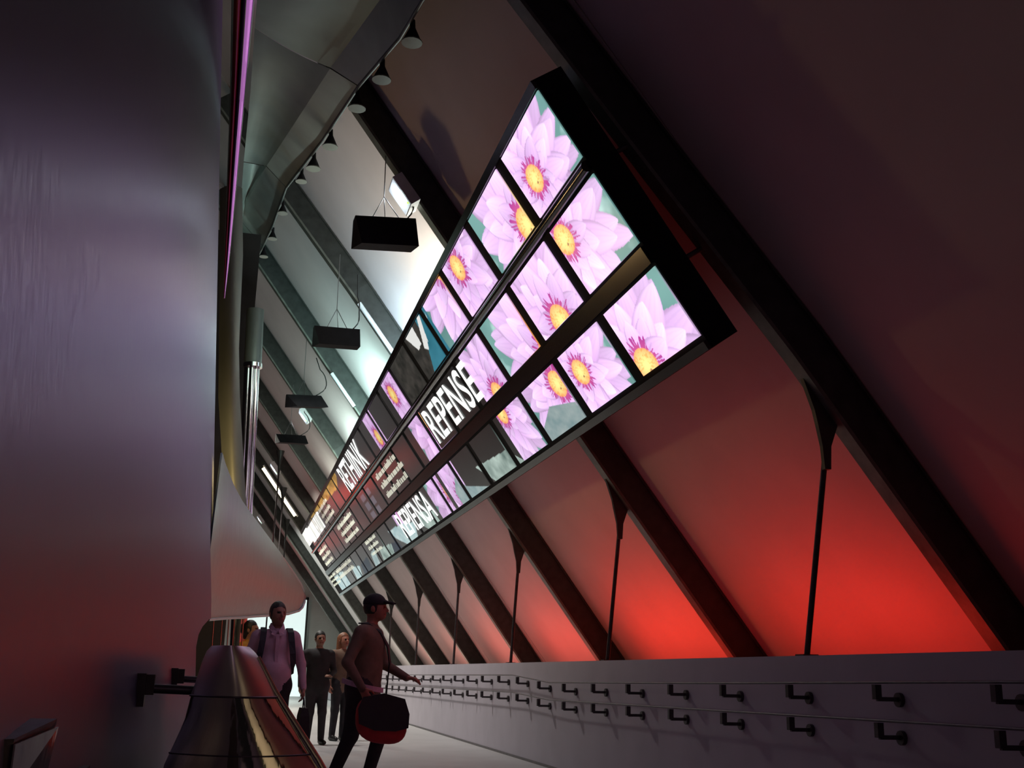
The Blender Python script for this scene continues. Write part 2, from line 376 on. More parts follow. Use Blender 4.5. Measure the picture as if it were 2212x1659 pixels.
# ------------------------------------------------------------------ low steel balustrade in front
ba = thing('balustrade_end', 'flared polished steel balustrade end standing low in front', 'balustrade', (.1, 5.2, 0))
lz = [0, .647, .838, .946, .995, 1.10, 1.15, 1.17]; lx = [-.30, -.25, -.18, -.163, -.148, -.125, -.108, -.09]
rz = [0, .65, .805, .963, 1.083, 1.13, 1.155, 1.17]; rx = [.85, .446, .333, .218, .147, .118, .095, .075]
def cgrid(z0, z1, n, out=0.):
    rows = []
    for z in np.linspace(z0, z1, n):
        a = np.interp(z, lz, lx)-out; b = np.interp(z, rz, rx)+out
        row = [(a+.35*(b-a), 7.4, z), (a+.09, 6.2, z)]
        for u in np.linspace(-1, 1, 17):
            row.append(((a+b)/2+(b-a)/2*u, 5.34-.20*(1-u*u)+.05*max(0, z-1.0)*4*(z-1.0)*10*.2, z))
        row += [(b-.06, 6.2, z), (b-.3*(b-a), 7.4, z)]
        rows.append(row)
    return rows
MB().sheet(cgrid(0, .948, 20)).build('front_panel', 'polished', ba)
MB().sheet(cgrid(.952, 1.17, 10, .003)).build('cap_panel', 'satin', ba)
tp = cgrid(1.169, 1.17, 2, .003)[1]
MB().add(tp, [tuple(range(len(tp)))]).build('top_plate', 'satin', ba)
sr = cgrid(.948, .952, 2, .004)[0][2:19]
MB().tube(sr, .005, 6).build('seam', 'rail', ba)
sr = cgrid(.70, .71, 2, .002)[0][2:19]
MB().tube(sr, .004, 6).build('seam', 'rail', ba)
edge = [(np.interp(z, rz, rx)-.012, 5.31, z) for z in np.linspace(0, 1.12, 16)]
MB().tube([(q[0], q[1]+.03, q[2]) for q in edge], [.034-.012*i/15 for i in range(16)], 10).build('edge_tube', 'polished', ba)

# wall brackets with crossbars on the left wall
for i, (y, z, x1, s, lb) in enumerate(((5.75, .968, .0, 1, 'dark steel wall bracket with crossbar nearer to the balustrade end'), (7.6, 1.0, .0, .95, 'smaller farther wall bracket with crossbar behind the balustrade end'))):
    x0 = xa(y, z)
    t = thing('wall_bracket', lb, 'bracket', (x0, y, z), 'left wall brackets')
    MB().box(x0-.01, x0+.035, y-.05, y+.05, z-.085*s, z+.07*s).build('wall_plate', 'bracket', t)
    MB().box(x0+.03, x0+.075, y-.035, y+.035, z-.03*s, z+.065*s).build('clamp', 'bracket', t)
    MB().tube([(x0+.05, y, z), (x1, y, z-.01)], .022*s, 12).build('crossbar', 'rail', t)
t = thing('wall_bracket', 'nearest dark wall bracket box with glassy face in the lower left corner', 'bracket', (-.52, 3.1, .85), 'left wall brackets')
MB().hexa([(-.60, 2.95, .74), (-.50, 3.02, .74), (-.47, 3.3, .76), (-.60, 3.3, .76), (-.60, 2.95, .885), (-.50, 3.02, .888), (-.445, 3.3, .925), (-.60, 3.3, .925)]).build('case', 'bracket', t)
MB().hexa([(-.498, 3.01, .75), (-.494, 3.01, .75), (-.45, 3.28, .79), (-.454, 3.28, .79), (-.498, 3.01, .875), (-.494, 3.01, .875), (-.436, 3.28, .905), (-.44, 3.28, .905)]).build('face_glass', 'polished', t)
structure(MB().box(-1.2, -.44, 2.2, 4.2, 0, .735).build('trim_2', 'dark'), 'dark plinth at the foot of the left wall')

# railing seen through the gap under the steel sheets
ra = thing('cable_railing', 'row of thin vertical steel cables in the gap under the steel sheet', 'railing', (0, 14.2, 1.0))
for x in (-.235, -.135, -.055, .01, .12): MB().tube([(x, 14.2, .9), (x-.02, 14.2, 1.95)], .008, 6).build('cable', 'chrome', ra)
MB().tube([(.07, 14.25, 0), (.05, 14.25, 1.95)], .03, 10).build('post', 'soffit', ra)
MB().tube([(-.4, 14.2, .9), (.3, 14.2, .9)], .02, 8).build('bottom_rail', 'rail', ra)

# ------------------------------------------------------------------ video wall
A0 = Vector((1.785, 6.852, 5.249)); B0 = Vector((3.104, 6.852, 3.383))
SD = (B0-A0).normalized(); SN = Vector((.817, 0, .577)).normalized(); SLEN = (B0-A0).length; YF = 34.6
def scr(y, s, d=0.): return Vector((A0.x+SD.x*s-SN.x*d, y, A0.z+SD.z*s-SN.z*d))   # d: proud of the face, towards the room
vw = thing('video_wall', 'long black video wall with lotus pictures hung under the slanting ribs', 'video wall', scr(20, SLEN/2, -.13))
MB().sweep([[scr(y, -.03, -.01), scr(y, SLEN+.03, -.01), scr(y, SLEN+.03, -.26), scr(y, -.03, -.26)] for y in (6.852, YF)]).build('cabinet', 'black', vw)
for s in (-.03, SLEN-.04):
    MB().sweep([[scr(y, s, .02), scr(y, s+.07, .02), scr(y, s+.07, -.01), scr(y, s, -.01)] for y in (6.852, YF)]).build('frame_edge', 'bezel', vw)
MB().tube([scr(6.87, .72, .01), scr(YF, .72, .01)], .045, 12).build('divider_bar', 'bar', vw)
MB().sweep([[scr(y, 1.43, .012), scr(y, 1.57, .012), scr(y, 1.57, -.01), scr(y, 1.43, -.01)] for y in (6.87, YF)]).build('divider_bar', 'bezel', vw)
for y in (7.1, 11.4, 15.9, 20.3, 24.8, 29.3):
    for s in (.7, 1.65):
        MB().tube([scr(y-.1, s, -.25), scr(y-.1, s, -.52)], .02, 8).build('hanger', 'rail', vw)
        MB().sweep([[scr(y-.1-.05, s-.05, d), scr(y-.1+.05, s-.05, d), scr(y-.1+.05, s+.05, d), scr(y-.1-.05, s+.05, d)] for d in (-.24, -.27)]).build('hanger_plate', 'rail', vw)

rng = np.random.default_rng(4)
_tab = rng.random((64, 64))
def vnoise(x, y):
    xi = np.floor(x).astype(int); yi = np.floor(y).astype(int); fx = x-xi; fy = y-yi
    fx = fx*fx*(3-2*fx); fy = fy*fy*(3-2*fy)
    g = lambda a, b: _tab[a % 64, b % 64]
    return (g(xi, yi)*(1-fx)+g(xi+1, yi)*fx)*(1-fy)+(g(xi, yi+1)*(1-fx)+g(xi+1, yi+1)*fx)*fy
def fbm(x, y): return vnoise(x, y)*.55+vnoise(x*2.1+7, y*2.1+3)*.3+vnoise(x*4.3+1, y*4.3+9)*.15
def lotus(px, py, size, rot, seed, col):
    """paint a lotus seen from above-front on colour array col; px right, py up, metres from the heart"""
    r_ = np.random.default_rng(seed)
    x = px/(size*2.0); y = py/(size*1.6)
    for n, ln, wd, br, off in ((13, 1.14, .24, .90, 0), (13, 1.05, .23, 1.05, .24), (12, .92, .22, 1.2, .1), (11, .72, .20, 1.3, .3), (10, .5, .17, 1.15, 0)):
        order = list(range(n)); r_.shuffle(order)
        for k in order:
            a = rot+2*math.pi*(k+off+r_.uniform(-.18, .18))/n
            L = ln*r_.uniform(.86, 1.1); wdt = wd*r_.uniform(.85, 1.2); sh = r_.uniform(.86, 1.08)
            dx, dy = math.cos(a), math.sin(a)
            t = (x*dx+y*dy)/L; c = (-x*dy+y*dx)
            tt = np.clip(t, 0, 1)
            prof = wdt*(tt**.6)*((1-tt)**.75)*2.1+1e-6
            w = c/prof
            ins = (t > .02) & (t < 1) & (np.abs(w) < 1)
            lum = br*sh*(.74+.30*tt)*(1-.28*np.clip((np.abs(w)-.72)/.28, 0, 1))*(1-.10*w)
            vein = 1-.05*(np.sin(w*16) > .5)
            base = np.stack([.78*lum*vein, (.37+.19*tt)*lum*vein, .86*lum*vein], -1)
            col[ins] = base[ins]
    rr = np.hypot(x, y*1.05); th = np.arctan2(y, x)
    spike = vnoise(th*14+40, rr*0+seed % 9)
    st = rr < .20+.13*spike
    k = np.clip((rr-.14)/.16, 0, 1)[..., None]
    c2 = np.array([.62, .10, .28])*(1-k)+np.array([.42, .05, .30])*k
    mix = np.where((vnoise(th*22+9, rr*3) > .38)[..., None], c2, col*.85)
    col[st] = mix[st]
    co = rr < .185
    k = np.clip(rr/.185, 0, 1)[..., None]
    c3 = np.array([1., .86, .30])*(1-k**1.6)+np.array([.95, .40, .16])*k**1.6
    col[co] = c3[co]
    tex = co & (vnoise(th*9+3, rr*40) > .66) & (rr > .05)
    col[tex] = col[tex]*np.array([.92, .72, .6])
    dot = np.hypot(x-.02, (y+.07)*1.4) < .022*(.7+.6*vnoise(th*5, rr*30))
    col[dot] = np.array([.40, .22, .10])
def teal(Y, s):
    n = fbm(Y*1.7, s*2.2)[..., None]; n2 = np.clip(fbm(Y*3+20, s*4+5)-.62, 0, 1)[..., None]
    return np.array([.09, .20, .20])*(1-n)+np.array([.20, .40, .37])*n+n2*np.array([1.2, 1.4, 1.4])
# flowers: (Y0,Y1,s0,s1 region), heart (Y,s), size, rotation, seed
FL = [((6.8, 8.1, 0, .7), (7.69, .41), .40, .2, 1), ((6.8, 8.1, .72, 1.5), (7.85, .93), .46, .5, 2), ((6.8, 8.1, 1.5, 2.3), (7.84, 2.14), .52, .1, 3),
      ((8.1, 9.4, 0, .7), (8.28, .58), .54, .9, 4), ((8.1, 9.4, .72, 1.5), (8.78, 1.38), .56, .3, 5), ((8.1, 9.4, 1.5, 2.3), (9.05, 1.84), .44, .7, 6),
      ((9.4, 10.75, 0, .7), (10.25, .2), .48, .4, 7), ((9.4, 10.75, .72, 1.5), (9.42, 1.52), .60, .2, 8), ((9.4, 10.75, 1.5, 2.3), (9.68, 1.78), .50, .6, 9),
      ((10.75, 11.9, 0, .7), (10.75, -.05), .62, .1, 17), ((10.75, 11.82, .72, 1.5), (11.3, 1.44), .52, .5, 10), ((10.75, 11.82, 1.5, 2.3), (11.6, 1.62), .44, .2, 11),
      ((14.64, 15.6, .72, 1.5), (14.5, .92), .62, .3, 12), ((14.6, 15.6, 1.5, 2.3), (15.0, 2.16), .66, .8, 13), ((15.8, 16.85, 1.5, 2.3), (15.6, 1.9), .66, .1, 14),
      ((14.7, 15.65, 0, .7), (15.35, .3), .5, .6, 15), ((17.25, 18.1, 0, .7), (17.7, .48), .5, .9, 16), ((19.75, 20.4, 1.5, 1.9), (19.6, 1.7), .5, .2, 18)]
def poly(Y, s, pts):
    ins = np.zeros(Y.shape, bool); n = len(pts); j = n-1
    for i in range(n):
        yi, si = pts[i]; yj, sj = pts[j]
        c = ((si > s) != (sj > s)) & (Y < (yj-yi)*(s-si)/(sj-si+1e-9)+yi)
        ins ^= c; j = i
    return ins
def picture(Y, s):
    n = fbm(Y*.9, s*1.4)[..., None]
    col = np.array([.016, .015, .015])*(1+.6*n)*np.clip((Y-9)/6, .6, 3.6)[..., None]  # brighter far background: reflections on the glass put into the picture
    # underwater scene in the upper row
    m = (Y > 11.5) & (Y < 13.3) & (s < .7)
    b = fbm(Y*1.4+3, s*3)[..., None]
    col[m] = (np.array([.01, .09, .13])*(1-b)+np.array([.06, .25, .33])*b)[m]
    m = poly(Y, s, [(12.45, -.1), (14.6, -.1), (14.6, .7), (13.0, .7), (12.5, .3)]); v = fbm(Y*6, s*9)[..., None]
    col[m] = (np.array([.006, .008, .007])*(1-v)+np.array([.05, .045, .04])*v)[m]
    for pts in ([(12.7, .0), (13.25, .02), (13.0, .30), (12.75, .28)], [(12.2, .06), (12.35, .04), (12.45, .34), (12.62, .40), (12.5, .36)], [(11.95, .10), (12.1, .34), (12.2, .36)], [(12.0, .38), (12.1, .42), (12.15, .36)], [(12.35, .05), (12.75, .35), (12.62, .42), (12.4, .28)]):
        m = poly(Y, s, pts); col[m] = np.array([.62, .62, .60])
    for (a, b_, c, d), (hy, hs), size, rot, seed in FL:
        m = (Y > a) & (Y < b_) & (s > c) & (s < d)
        if not m.any(): continue
        sub = teal(Y[m], s[m]); lotus(-(Y[m]-hy), -(s[m]-hs), size, rot, seed, sub)
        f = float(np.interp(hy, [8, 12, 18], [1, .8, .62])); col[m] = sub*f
    # stone fragments along the lower row
    g = fbm(Y*5, s*7)[..., None]; st = np.array([.05, .10, .09])*(1-g)+np.array([.50, .62, .56])*g
    g2 = fbm(Y*7+4, s*11)[..., None]; ice = np.array([.35, .58, .62])*(1-g2)+np.array([.85, 1, .98])*g2
    for pts, src, k in (([(9.55, 2.02), (10.2, 1.9), (10.7, 2.05), (10.7, 2.3), (9.5, 2.3)], ice, .35), ([(12.2, 1.97), (13.7, 1.9), (13.2, 2.22), (12.4, 2.28), (11.8, 2.2)], st, .8),
                        ([(13.55, 2.22), (14.6, 2.02), (14.9, 1.82), (15.3, 2.0), (15.3, 2.25), (13.7, 2.3)], ice, .36), ([(17.2, 2.0), (18.2, 1.86), (18.6, 2.05), (17.9, 2.31), (17.1, 2.3)], st, .8),
                        ([(18.9, 1.95), (20.2, 1.82), (21.6, 1.78), (21.2, 2.0), (20.3, 2.28), (19.3, 2.2)], ice, .55), ([(22.0, 2.0), (23.6, 1.93), (24.0, 2.3), (22.2, 2.3)], st, .75),
                        ([(24.2, 1.85), (25.0, 1.9), (25.4, 2.3), (24.6, 2.3)], ice, .4), ([(27.5, 1.95), (28.9, 1.85), (29.2, 2.25), (28.2, 2.3)], ice, .55), ([(30.6, 1.76), (34.6, 1.74), (34.6, 2.3), (30.8, 2.26)], ice, .55)):
        m = poly(Y, s, pts); col[m] = (src*k)[m]
    for pts in ([(25.7, 1.9), (27.2, 1.95), (27.6, 2.3), (25.9, 2.3)], [(21.3, 2.05), (22.0, 2.0), (22.4, 2.3), (21.0, 2.3)]):
        m = poly(Y, s, pts); col[m] = np.array([.01, .015, .03])
    m = poly(Y, s, [(23.3, 0), (32.0, 0), (29.5, .12), (26, .24), (24, .30), (23.3, .12)]); gv = fbm(Y*2.5, s*12)[..., None]
    col[m] = (np.array([.10, .05, .01])*(1-gv)+np.array([.55, .34, .09])*gv)[m]
    # small grey picture squares
    for yy in (20.9, 21.7):
        for k in range(5):
            s0 = .45+.2*k
            m = (Y > yy) & (Y < yy+.55) & (s > s0) & (s < s0+.15); col[m] = np.array([.10, .10, .12])
    return col
ROWS = [(.05, .645), (.79, 1.40), (1.60, 2.20)]
NC = 21
for c in range(NC):
    y0 = 6.875+1.3333*c; y1 = y0+1.13
    if y1 > YF: break
    for s0, s1 in ROWS:
        if c > 2: y0e, y1e = y0-.0, y1+.0
        nu, nv = (150, 78) if c < 4 else (90, 48) if c < 9 else (44, 24)
        yy = np.linspace(y0, y1, nu); ss = np.linspace(s0, s1, nv)
        Yg, Sg = np.meshgrid(yy, ss)
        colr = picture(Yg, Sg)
        P0 = np.array(scr(0, 0, .004)); sd = np.array(SD)
        V = np.stack([P0[0]+sd[0]*Sg, Yg, P0[2]+sd[2]*Sg], -1).reshape(-1, 3)
        idx = np.arange(nu*nv).reshape(nv, nu)
        q = np.stack([idx[:-1, :-1], idx[1:, :-1], idx[1:, 1:], idx[:-1, 1:]], -1).reshape(-1, 4)
        # rim giving the panel its depth
        me = bpy.data.meshes.new('display_panel')
        back = [scr(y, s, -.02) for y, s in ((y0, s0), (y1, s0), (y1, s1), (y0, s1))]
        nV = len(V); V = np.vstack([V, np.array([list(p) for p in back])])
        rim = [(idx[0, 0], idx[0, -1], nV+1, nV), (idx[0, -1], idx[-1, -1], nV+2, nV+1), (idx[-1, -1], idx[-1, 0], nV+3, nV+2), (idx[-1, 0], idx[0, 0], nV, nV+3)]
        faces = [tuple(int(i) for i in f) for f in q]+[tuple(int(i) for i in f) for f in rim]
        me.from_pydata(V.tolist(), [], faces)
        ca = me.color_attributes.new('picture', 'FLOAT_COLOR', 'POINT')
        cc = np.concatenate([np.concatenate([colr.reshape(-1, 3), np.ones((nV, 1))], 1), np.tile([0, 0, 0, 1], (4, 1))]).astype(np.float32)
        ca.data.foreach_set('color', cc.ravel())
        me.materials.append(MT['screen']); me.update()
        o = bpy.data.objects.new('display_panel', me); COL.objects.link(o); o.parent = vw
        o.matrix_parent_inverse = Matrix.Translation(-Vector(vw.location))

# lettering on the screens
def word(txt, ya, yb, sa, sb, label, mt='letter'):
    cu = bpy.data.curves.new('w', 'FONT'); cu.body = txt; cu.offset = .012
    ob = bpy.data.objects.new('w', cu); COL.objects.link(ob)
    dg = bpy.context.evaluated_depsgraph_get(); me0 = ob.evaluated_get(dg).to_mesh()
    vs = np.array([v.co[:] for v in me0.vertices]); fs = [tuple(p.vertices) for p in me0.polygons]
    mn, mx = vs.min(0), vs.max(0)
    out = []
    for v in vs:
        u = (v[0]-mn[0])/(mx[0]-mn[0]); w = (v[1]-mn[1])/(mx[1]-mn[1])
        out.append(scr(yb+(ya-yb)*u, sb+(sa-sb)*w, .012))
    ob.evaluated_get(dg).to_mesh_clear(); bpy.data.objects.remove(ob)
    m = MB().add(out, fs); o = m.build('lettering', mt, vw); o['label'] = label
# ya: near end (right of the word), yb: far end (left), sa top, sb bottom
word('REPENSE', 11.75, 14.55, .83, 1.34, 'white word REPENSE on the middle row')
word('RETHINK', 19.5, 22.9, .06, .62, 'white word RETHINK on the upper row')
word('REPIENSA', 17.0, 20.2, 1.62, 2.12, 'white word REPIENSA on the lower row')
def caption(ya, yb, sa, sb, lines, name='caption'):
    r_ = random.Random(int(ya*100))
    for k in range(lines):
        h = (sb-sa)/lines; b = MB(); y = yb; ye = ya+(yb-ya)*r_.uniform(0, .12)
        while y > ye:
            w = r_.uniform(.035, .07); s1 = sa+h*(k+.78); s0 = s1-h*r_.choice((.42, .42, .42, .6))
            b.add([scr(y, s1, .012), scr(y-w, s1, .012), scr(y-w, s0, .012), scr(y, s0, .012)], [(0, 1, 2, 3)])
            y -= w+(.012 if r_.random() > .15 else .06)
        b.build('caption_line', 'caption', vw)
caption(17.1, 19.7, .80, 1.36, 3); caption(24.3, 27.3, .80, 1.36, 3); caption(23.1, 24.8, 1.58, 2.0, 3); caption(28.1, 32.2, 1.58, 1.95, 2)
caption(30.8, 33.4, .82, 1.38, 3); caption(26.2, 28.6, .10, .6, 3)
caption(32.4, 34.5, 1.6, 2.0, 3)
for ya, yb, s0, s1 in ((28.9, 32.9, .12, .58), (33.0, 34.5, .06, .5)):      # far heading, only its strokes can be made out
    b = MB(); r_ = random.Random(int(ya)); y = yb
    while y > ya:
        w = r_.uniform(.06, .12)
        b.add([scr(y, s1, .012), scr(y-w, s1, .012), scr(y-w-.02, s0, .012), scr(y-.02, s0, .012)], [(0, 1, 2, 3)])
        if r_.random() > .4:
            sm = r_.choice((s0+.04, (s0+s1)/2, s1-.05))
            b.add([scr(y, sm+.05, .0125), scr(y-.3, sm+.05, .0125), scr(y-.3, sm-.02, .0125), scr(y, sm-.02, .0125)], [(0, 1, 2, 3)])
        y -= w+r_.uniform(.06, .16)
    b.build('heading_strokes', 'letter', vw)

# ------------------------------------------------------------------ lamps and hanging boxes
def rib_lamp(z, ri, size, label, power):
    yb = np.interp(z, [p[0] for p in RIBPTS[ri][::-1]], [p[1] for p in RIBPTS[ri][::-1]])-.06
    c = wallpt(z, yb, -.1)
    t = thing('emergency_lamp', label, 'lamp', c, 'lamps on the ribs')
    up = Vector((-SL, 0, 1)).normalized(); yv = Vector((0, 1, 0))
    def bx(u0, u1, y0, y1, n0, n1): return MB().hexa([c+up*u+yv*y+NRM*n for n in (n0, n1) for u, y in ((u0, y0), (u1, y0), (u1, y1), (u0, y1))])
    bx(-.17*size, .17*size, -.16*size, .16*size, -.05*size, .07).build('housing', 'lampbody', t)
    bx(-.155*size, .155*size, -.145*size, .145*size, -.05*size-.006, -.05*size).build('face_glow', 'face_glow', t)  # emissive plate added to imitate the lens glow on the housing face
    v = [c+up*(.075*size*math.cos(a))+yv*(.07*size*math.sin(a))-NRM*(.05*size+.012) for a in np.linspace(0, 2*math.pi, 16, endpoint=False)]
    w = [p+NRM*.02 for p in v]
    MB().sweep([v, w]).build('lens', 'lens', t)
    if size > .95:
        gc = c-up*.13*size-yv*.12*size-NRM*(.05*size+.004)
        MB().tube([gc, gc-NRM*.012], .013, 10).build('indicator', 'green', t)
    if power: 
        p = point('lamp_light', c-NRM*(.05*size+.07), power, (.86, .94, 1), .05)
        p.parent = t; p.matrix_parent_inverse = Matrix.Translation(-c)
rib_lamp(6.34, 1, 1.1, 'white lamp box with green indicator on the rib above the video wall', 3)
rib_lamp(6.72, 4, 1.0, 'bright lamp beside the third hanging black box', 2)
rib_lamp(7.15, 6, 1.15, 'bright lamp on a far rib below the fourth hanging box', 4)
rib_lamp(7.3, 9, 1.1, 'farthest small bright lamp above the tube light', 3)
# linear lamps along two ribs
for ri, z0, z1, lb in ((2, 5.7, 6.45, 'slim grey linear lamp along the rib beside the second hanging box'), (3, 5.9, 6.5, 'slim grey linear lamp along the rib beside the third hanging box')):
    y = np.interp(6, [p[0] for p in RIBPTS[ri][::-1]], [p[1] for p in RIBPTS[ri][::-1]])-.2
    t = thing('linear_lamp', lb, 'lamp', wallpt(z0, y, -.06), 'linear lamps on the ribs')
    MB().tube([wallpt(z0, y, -.03), wallpt(z1, y, -.03)], .035, 10).build('housing', 'lampbody', t)
    for z in (z0, z1): MB().tube([wallpt(z, y, -.03), wallpt(z, y+.1, .0)], .015, 8).build('clip', 'rail', t)
t = thing('tube_light', 'glowing warm fluorescent tube far down the left side', 'lamp', wallpt(7.3, 35.3, -.2))
MB().tube([wallpt(7.55, 36, -.15), wallpt(6.05, 36, -.15)], .045, 10).build('tube', 'tube', t)
MB().sweep([[wallpt(z, 36-.08, -.1), wallpt(z, 36+.08, -.1), wallpt(z, 36+.08, -.06), wallpt(z, 36-.08, -.06)] for z in (7.6, 6.0)]).build('batten', 'lampbody', t)

BX = [((.89, 5.85), (1.55, 5.90), (.98, 5.54), (1.60, 5.58), 11.0), ((.74, 5.83), (1.39, 5.84), (.83, 5.57), (1.41, 5.58), 15.0), ((.57, 6.03), (1.21, 6.06), (.79, 5.82), (1.36, 5.85), 20.0), ((.53, 6.11), (1.17, 6.12), (.63, 5.93), (1.25, 5.94), 24.0)]
for i, (a, b, c, d, y) in enumerate(BX):
    t = thing('hanging_speaker', ('nearest and largest' if i == 0 else ORD[i]) + ' flat black loudspeaker box hanging below the slanting wall', 'speaker', ((a[0]+b[0])/2, y, a[1]), 'hanging black boxes')
    dep = .26
    def P(q, yy, dz=0): return (q[0], yy, q[1]+dz)
    # front edge low, back edge high: a shallow tilted box
    MB().hexa([P(c, y), P(d, y), (b[0], y+dep, d[1]+.02), (a[0], y+dep, c[1]+.02), P(a, y), P(b, y), (b[0]+.0, y+dep, b[1]+.04), (a[0], y+dep, a[1]+.04)]).build('cabinet', 'black', t)
    top = ((a[0]+b[0])/2, y+.2, a[1])
    hk = (top[0]-.02, y+.2, ZP+(XB-top[0])/SL+.1)
    mid = (top[0]-.01, y+.2, top[2]+.35)
    MB().tube([hk, mid], .006, 6).build('suspension_wire', 'wire', t)
    for q in ((a[0]+.18, y+.05, a[1]), (b[0]-.18, y+.05, b[1]), (top[0]+.05, y+.4, a[1]+.03)): MB().tube([mid, q], .005, 6).build('suspension_wire', 'wire', t)
    e = (b[0]-.12, y+.2, b[1]+.02)
    cv = [(e[0]+.02*math.sin(k*.9)+.10*math.sin(k/9*math.pi)*(1 if i < 2 else 2)+.06*k/9, e[1]+.05*k/9, e[2]+(.55)*k/9) for k in range(10)]
    cv.append(tuple(wallpt(cv[-1][2]+.25, y+.3, -.02)) if i > 1 else (cv[-1][0]-.02, cv[-1][1], cv[-1][2]+.35))
    MB().tube(cv, .010, 6).build('power_cable', 'cable', t)

# cone spotlights under the fascia edge
cs = [(7.3, .0), (8.35, .1), (9.35, .1), (10.3, .1), (11.7, .1), (12.7, .1), (13.5, .1), (15.2, .1), (16.6, .1), (17.8, .1)]
for i, (y, _) in enumerate(cs):
    p = Vector([float(np.interp(y, [q[1] for q in Lp], [q[k] for q in Lp])) for k in range(3)]); p.y = y
    s = .85 if i < 6 else .7
    t = thing('cone_spotlight', f'{ORD[i]} small conical spotlight from the top under the fascia edge', 'spotlight', p, 'cone spotlights')
    p = p+Vector((.05, -.03, -.02))
    MB().tube([p+Vector((0, 0, .05)), p+Vector((0, 0, -.03*s)), p+Vector((0, 0, -.20*s))], [.02, .03*s, .105*s], 14, False).build('shade', 'black', t)
    MB().tube([p+Vector((0, 0, -.19*s)), p+Vector((0, 0, -.205*s))], .108*s, 14).build('rim', 'conelens', t)
# far rods on the left
for i, (x, y, z0, z1) in enumerate(((.85, 31, 2.2, 7.1), (1.15, 35, 2.2, 6.7), (1.5, 39.5, 2.2, 6.3))):
    t = thing('far_hanger_rod', f'{ORD[i]} thin dark rod hanging far down the left side beside the tube light', 'rod', (x, y, z0), 'far hanger rods')
    MB().tube([(x, y, z0), (x, y, z1-.4)], .022, 8).build('rod', 'bracket', t)
    MB().tube([(x, y, z1-.7), (x, y, z1-.3), (x, y, z1)], [.024, .05, .12], 8).build('gusset', 'rib', t)

# ------------------------------------------------------------------ people
def surface_nets(V, o, h):
    s = V < 0; nx, ny, nz = V.shape
    cnt = np.zeros((nx-1, ny-1, nz-1)); acc = np.zeros((nx-1, ny-1, nz-1, 3))
    corners = [(i, j, k) for i in (0, 1) for j in (0, 1) for k in (0, 1)]
    sl = lambda c: (slice(c[0], nx-1+c[0]), slice(c[1], ny-1+c[1]), slice(c[2], nz-1+c[2]))
    for a in corners:
        for ax in range(3):
            if a[ax] == 1: continue
            b = list(a); b[ax] = 1; b = tuple(b)
            va, vb = V[sl(a)], V[sl(b)]; cr = (va < 0) != (vb < 0)
            t = np.where(cr, va/np.where(cr, va-vb, 1), 0)
            p = np.zeros(cr.shape+(3,)); p[...] = a; p[..., ax] += t
            acc += np.where(cr[..., None], p, 0); cnt += cr
    act = cnt > 0; ids = np.full(act.shape, -1); ids[act] = np.arange(act.sum())
    ijk = np.argwhere(act); verts = (ijk+acc[act]/cnt[act][:, None])*h+o
    faces = []
    for ax in range(3):
        b, c = [(1, 2), (2, 0), (0, 1)][ax]
        S0 = [slice(1, -1)]*3; S0[ax] = slice(0, -1); S1 = [slice(1, -1)]*3; S1[ax] = slice(1, None)
        a0, a1 = s[tuple(S0)], s[tuple(S1)]
        for flip, m in ((0, a0 & ~a1), (1, ~a0 & a1)):
            e = np.argwhere(m)
            if not len(e): continue
            e = e+1; e[:, ax] -= 1
            def cell(db, dc):
                q = e.copy(); q[:, b] += db; q[:, c] += dc; return ids[q[:, 0], q[:, 1], q[:, 2]]
            q = np.stack([cell(-1, -1), cell(0, -1), cell(0, 0), cell(-1, 0)], 1)
            faces.append(q[:, ::-1] if flip else q)
    F = np.concatenate(faces); return verts, F[(F >= 0).all(1)]

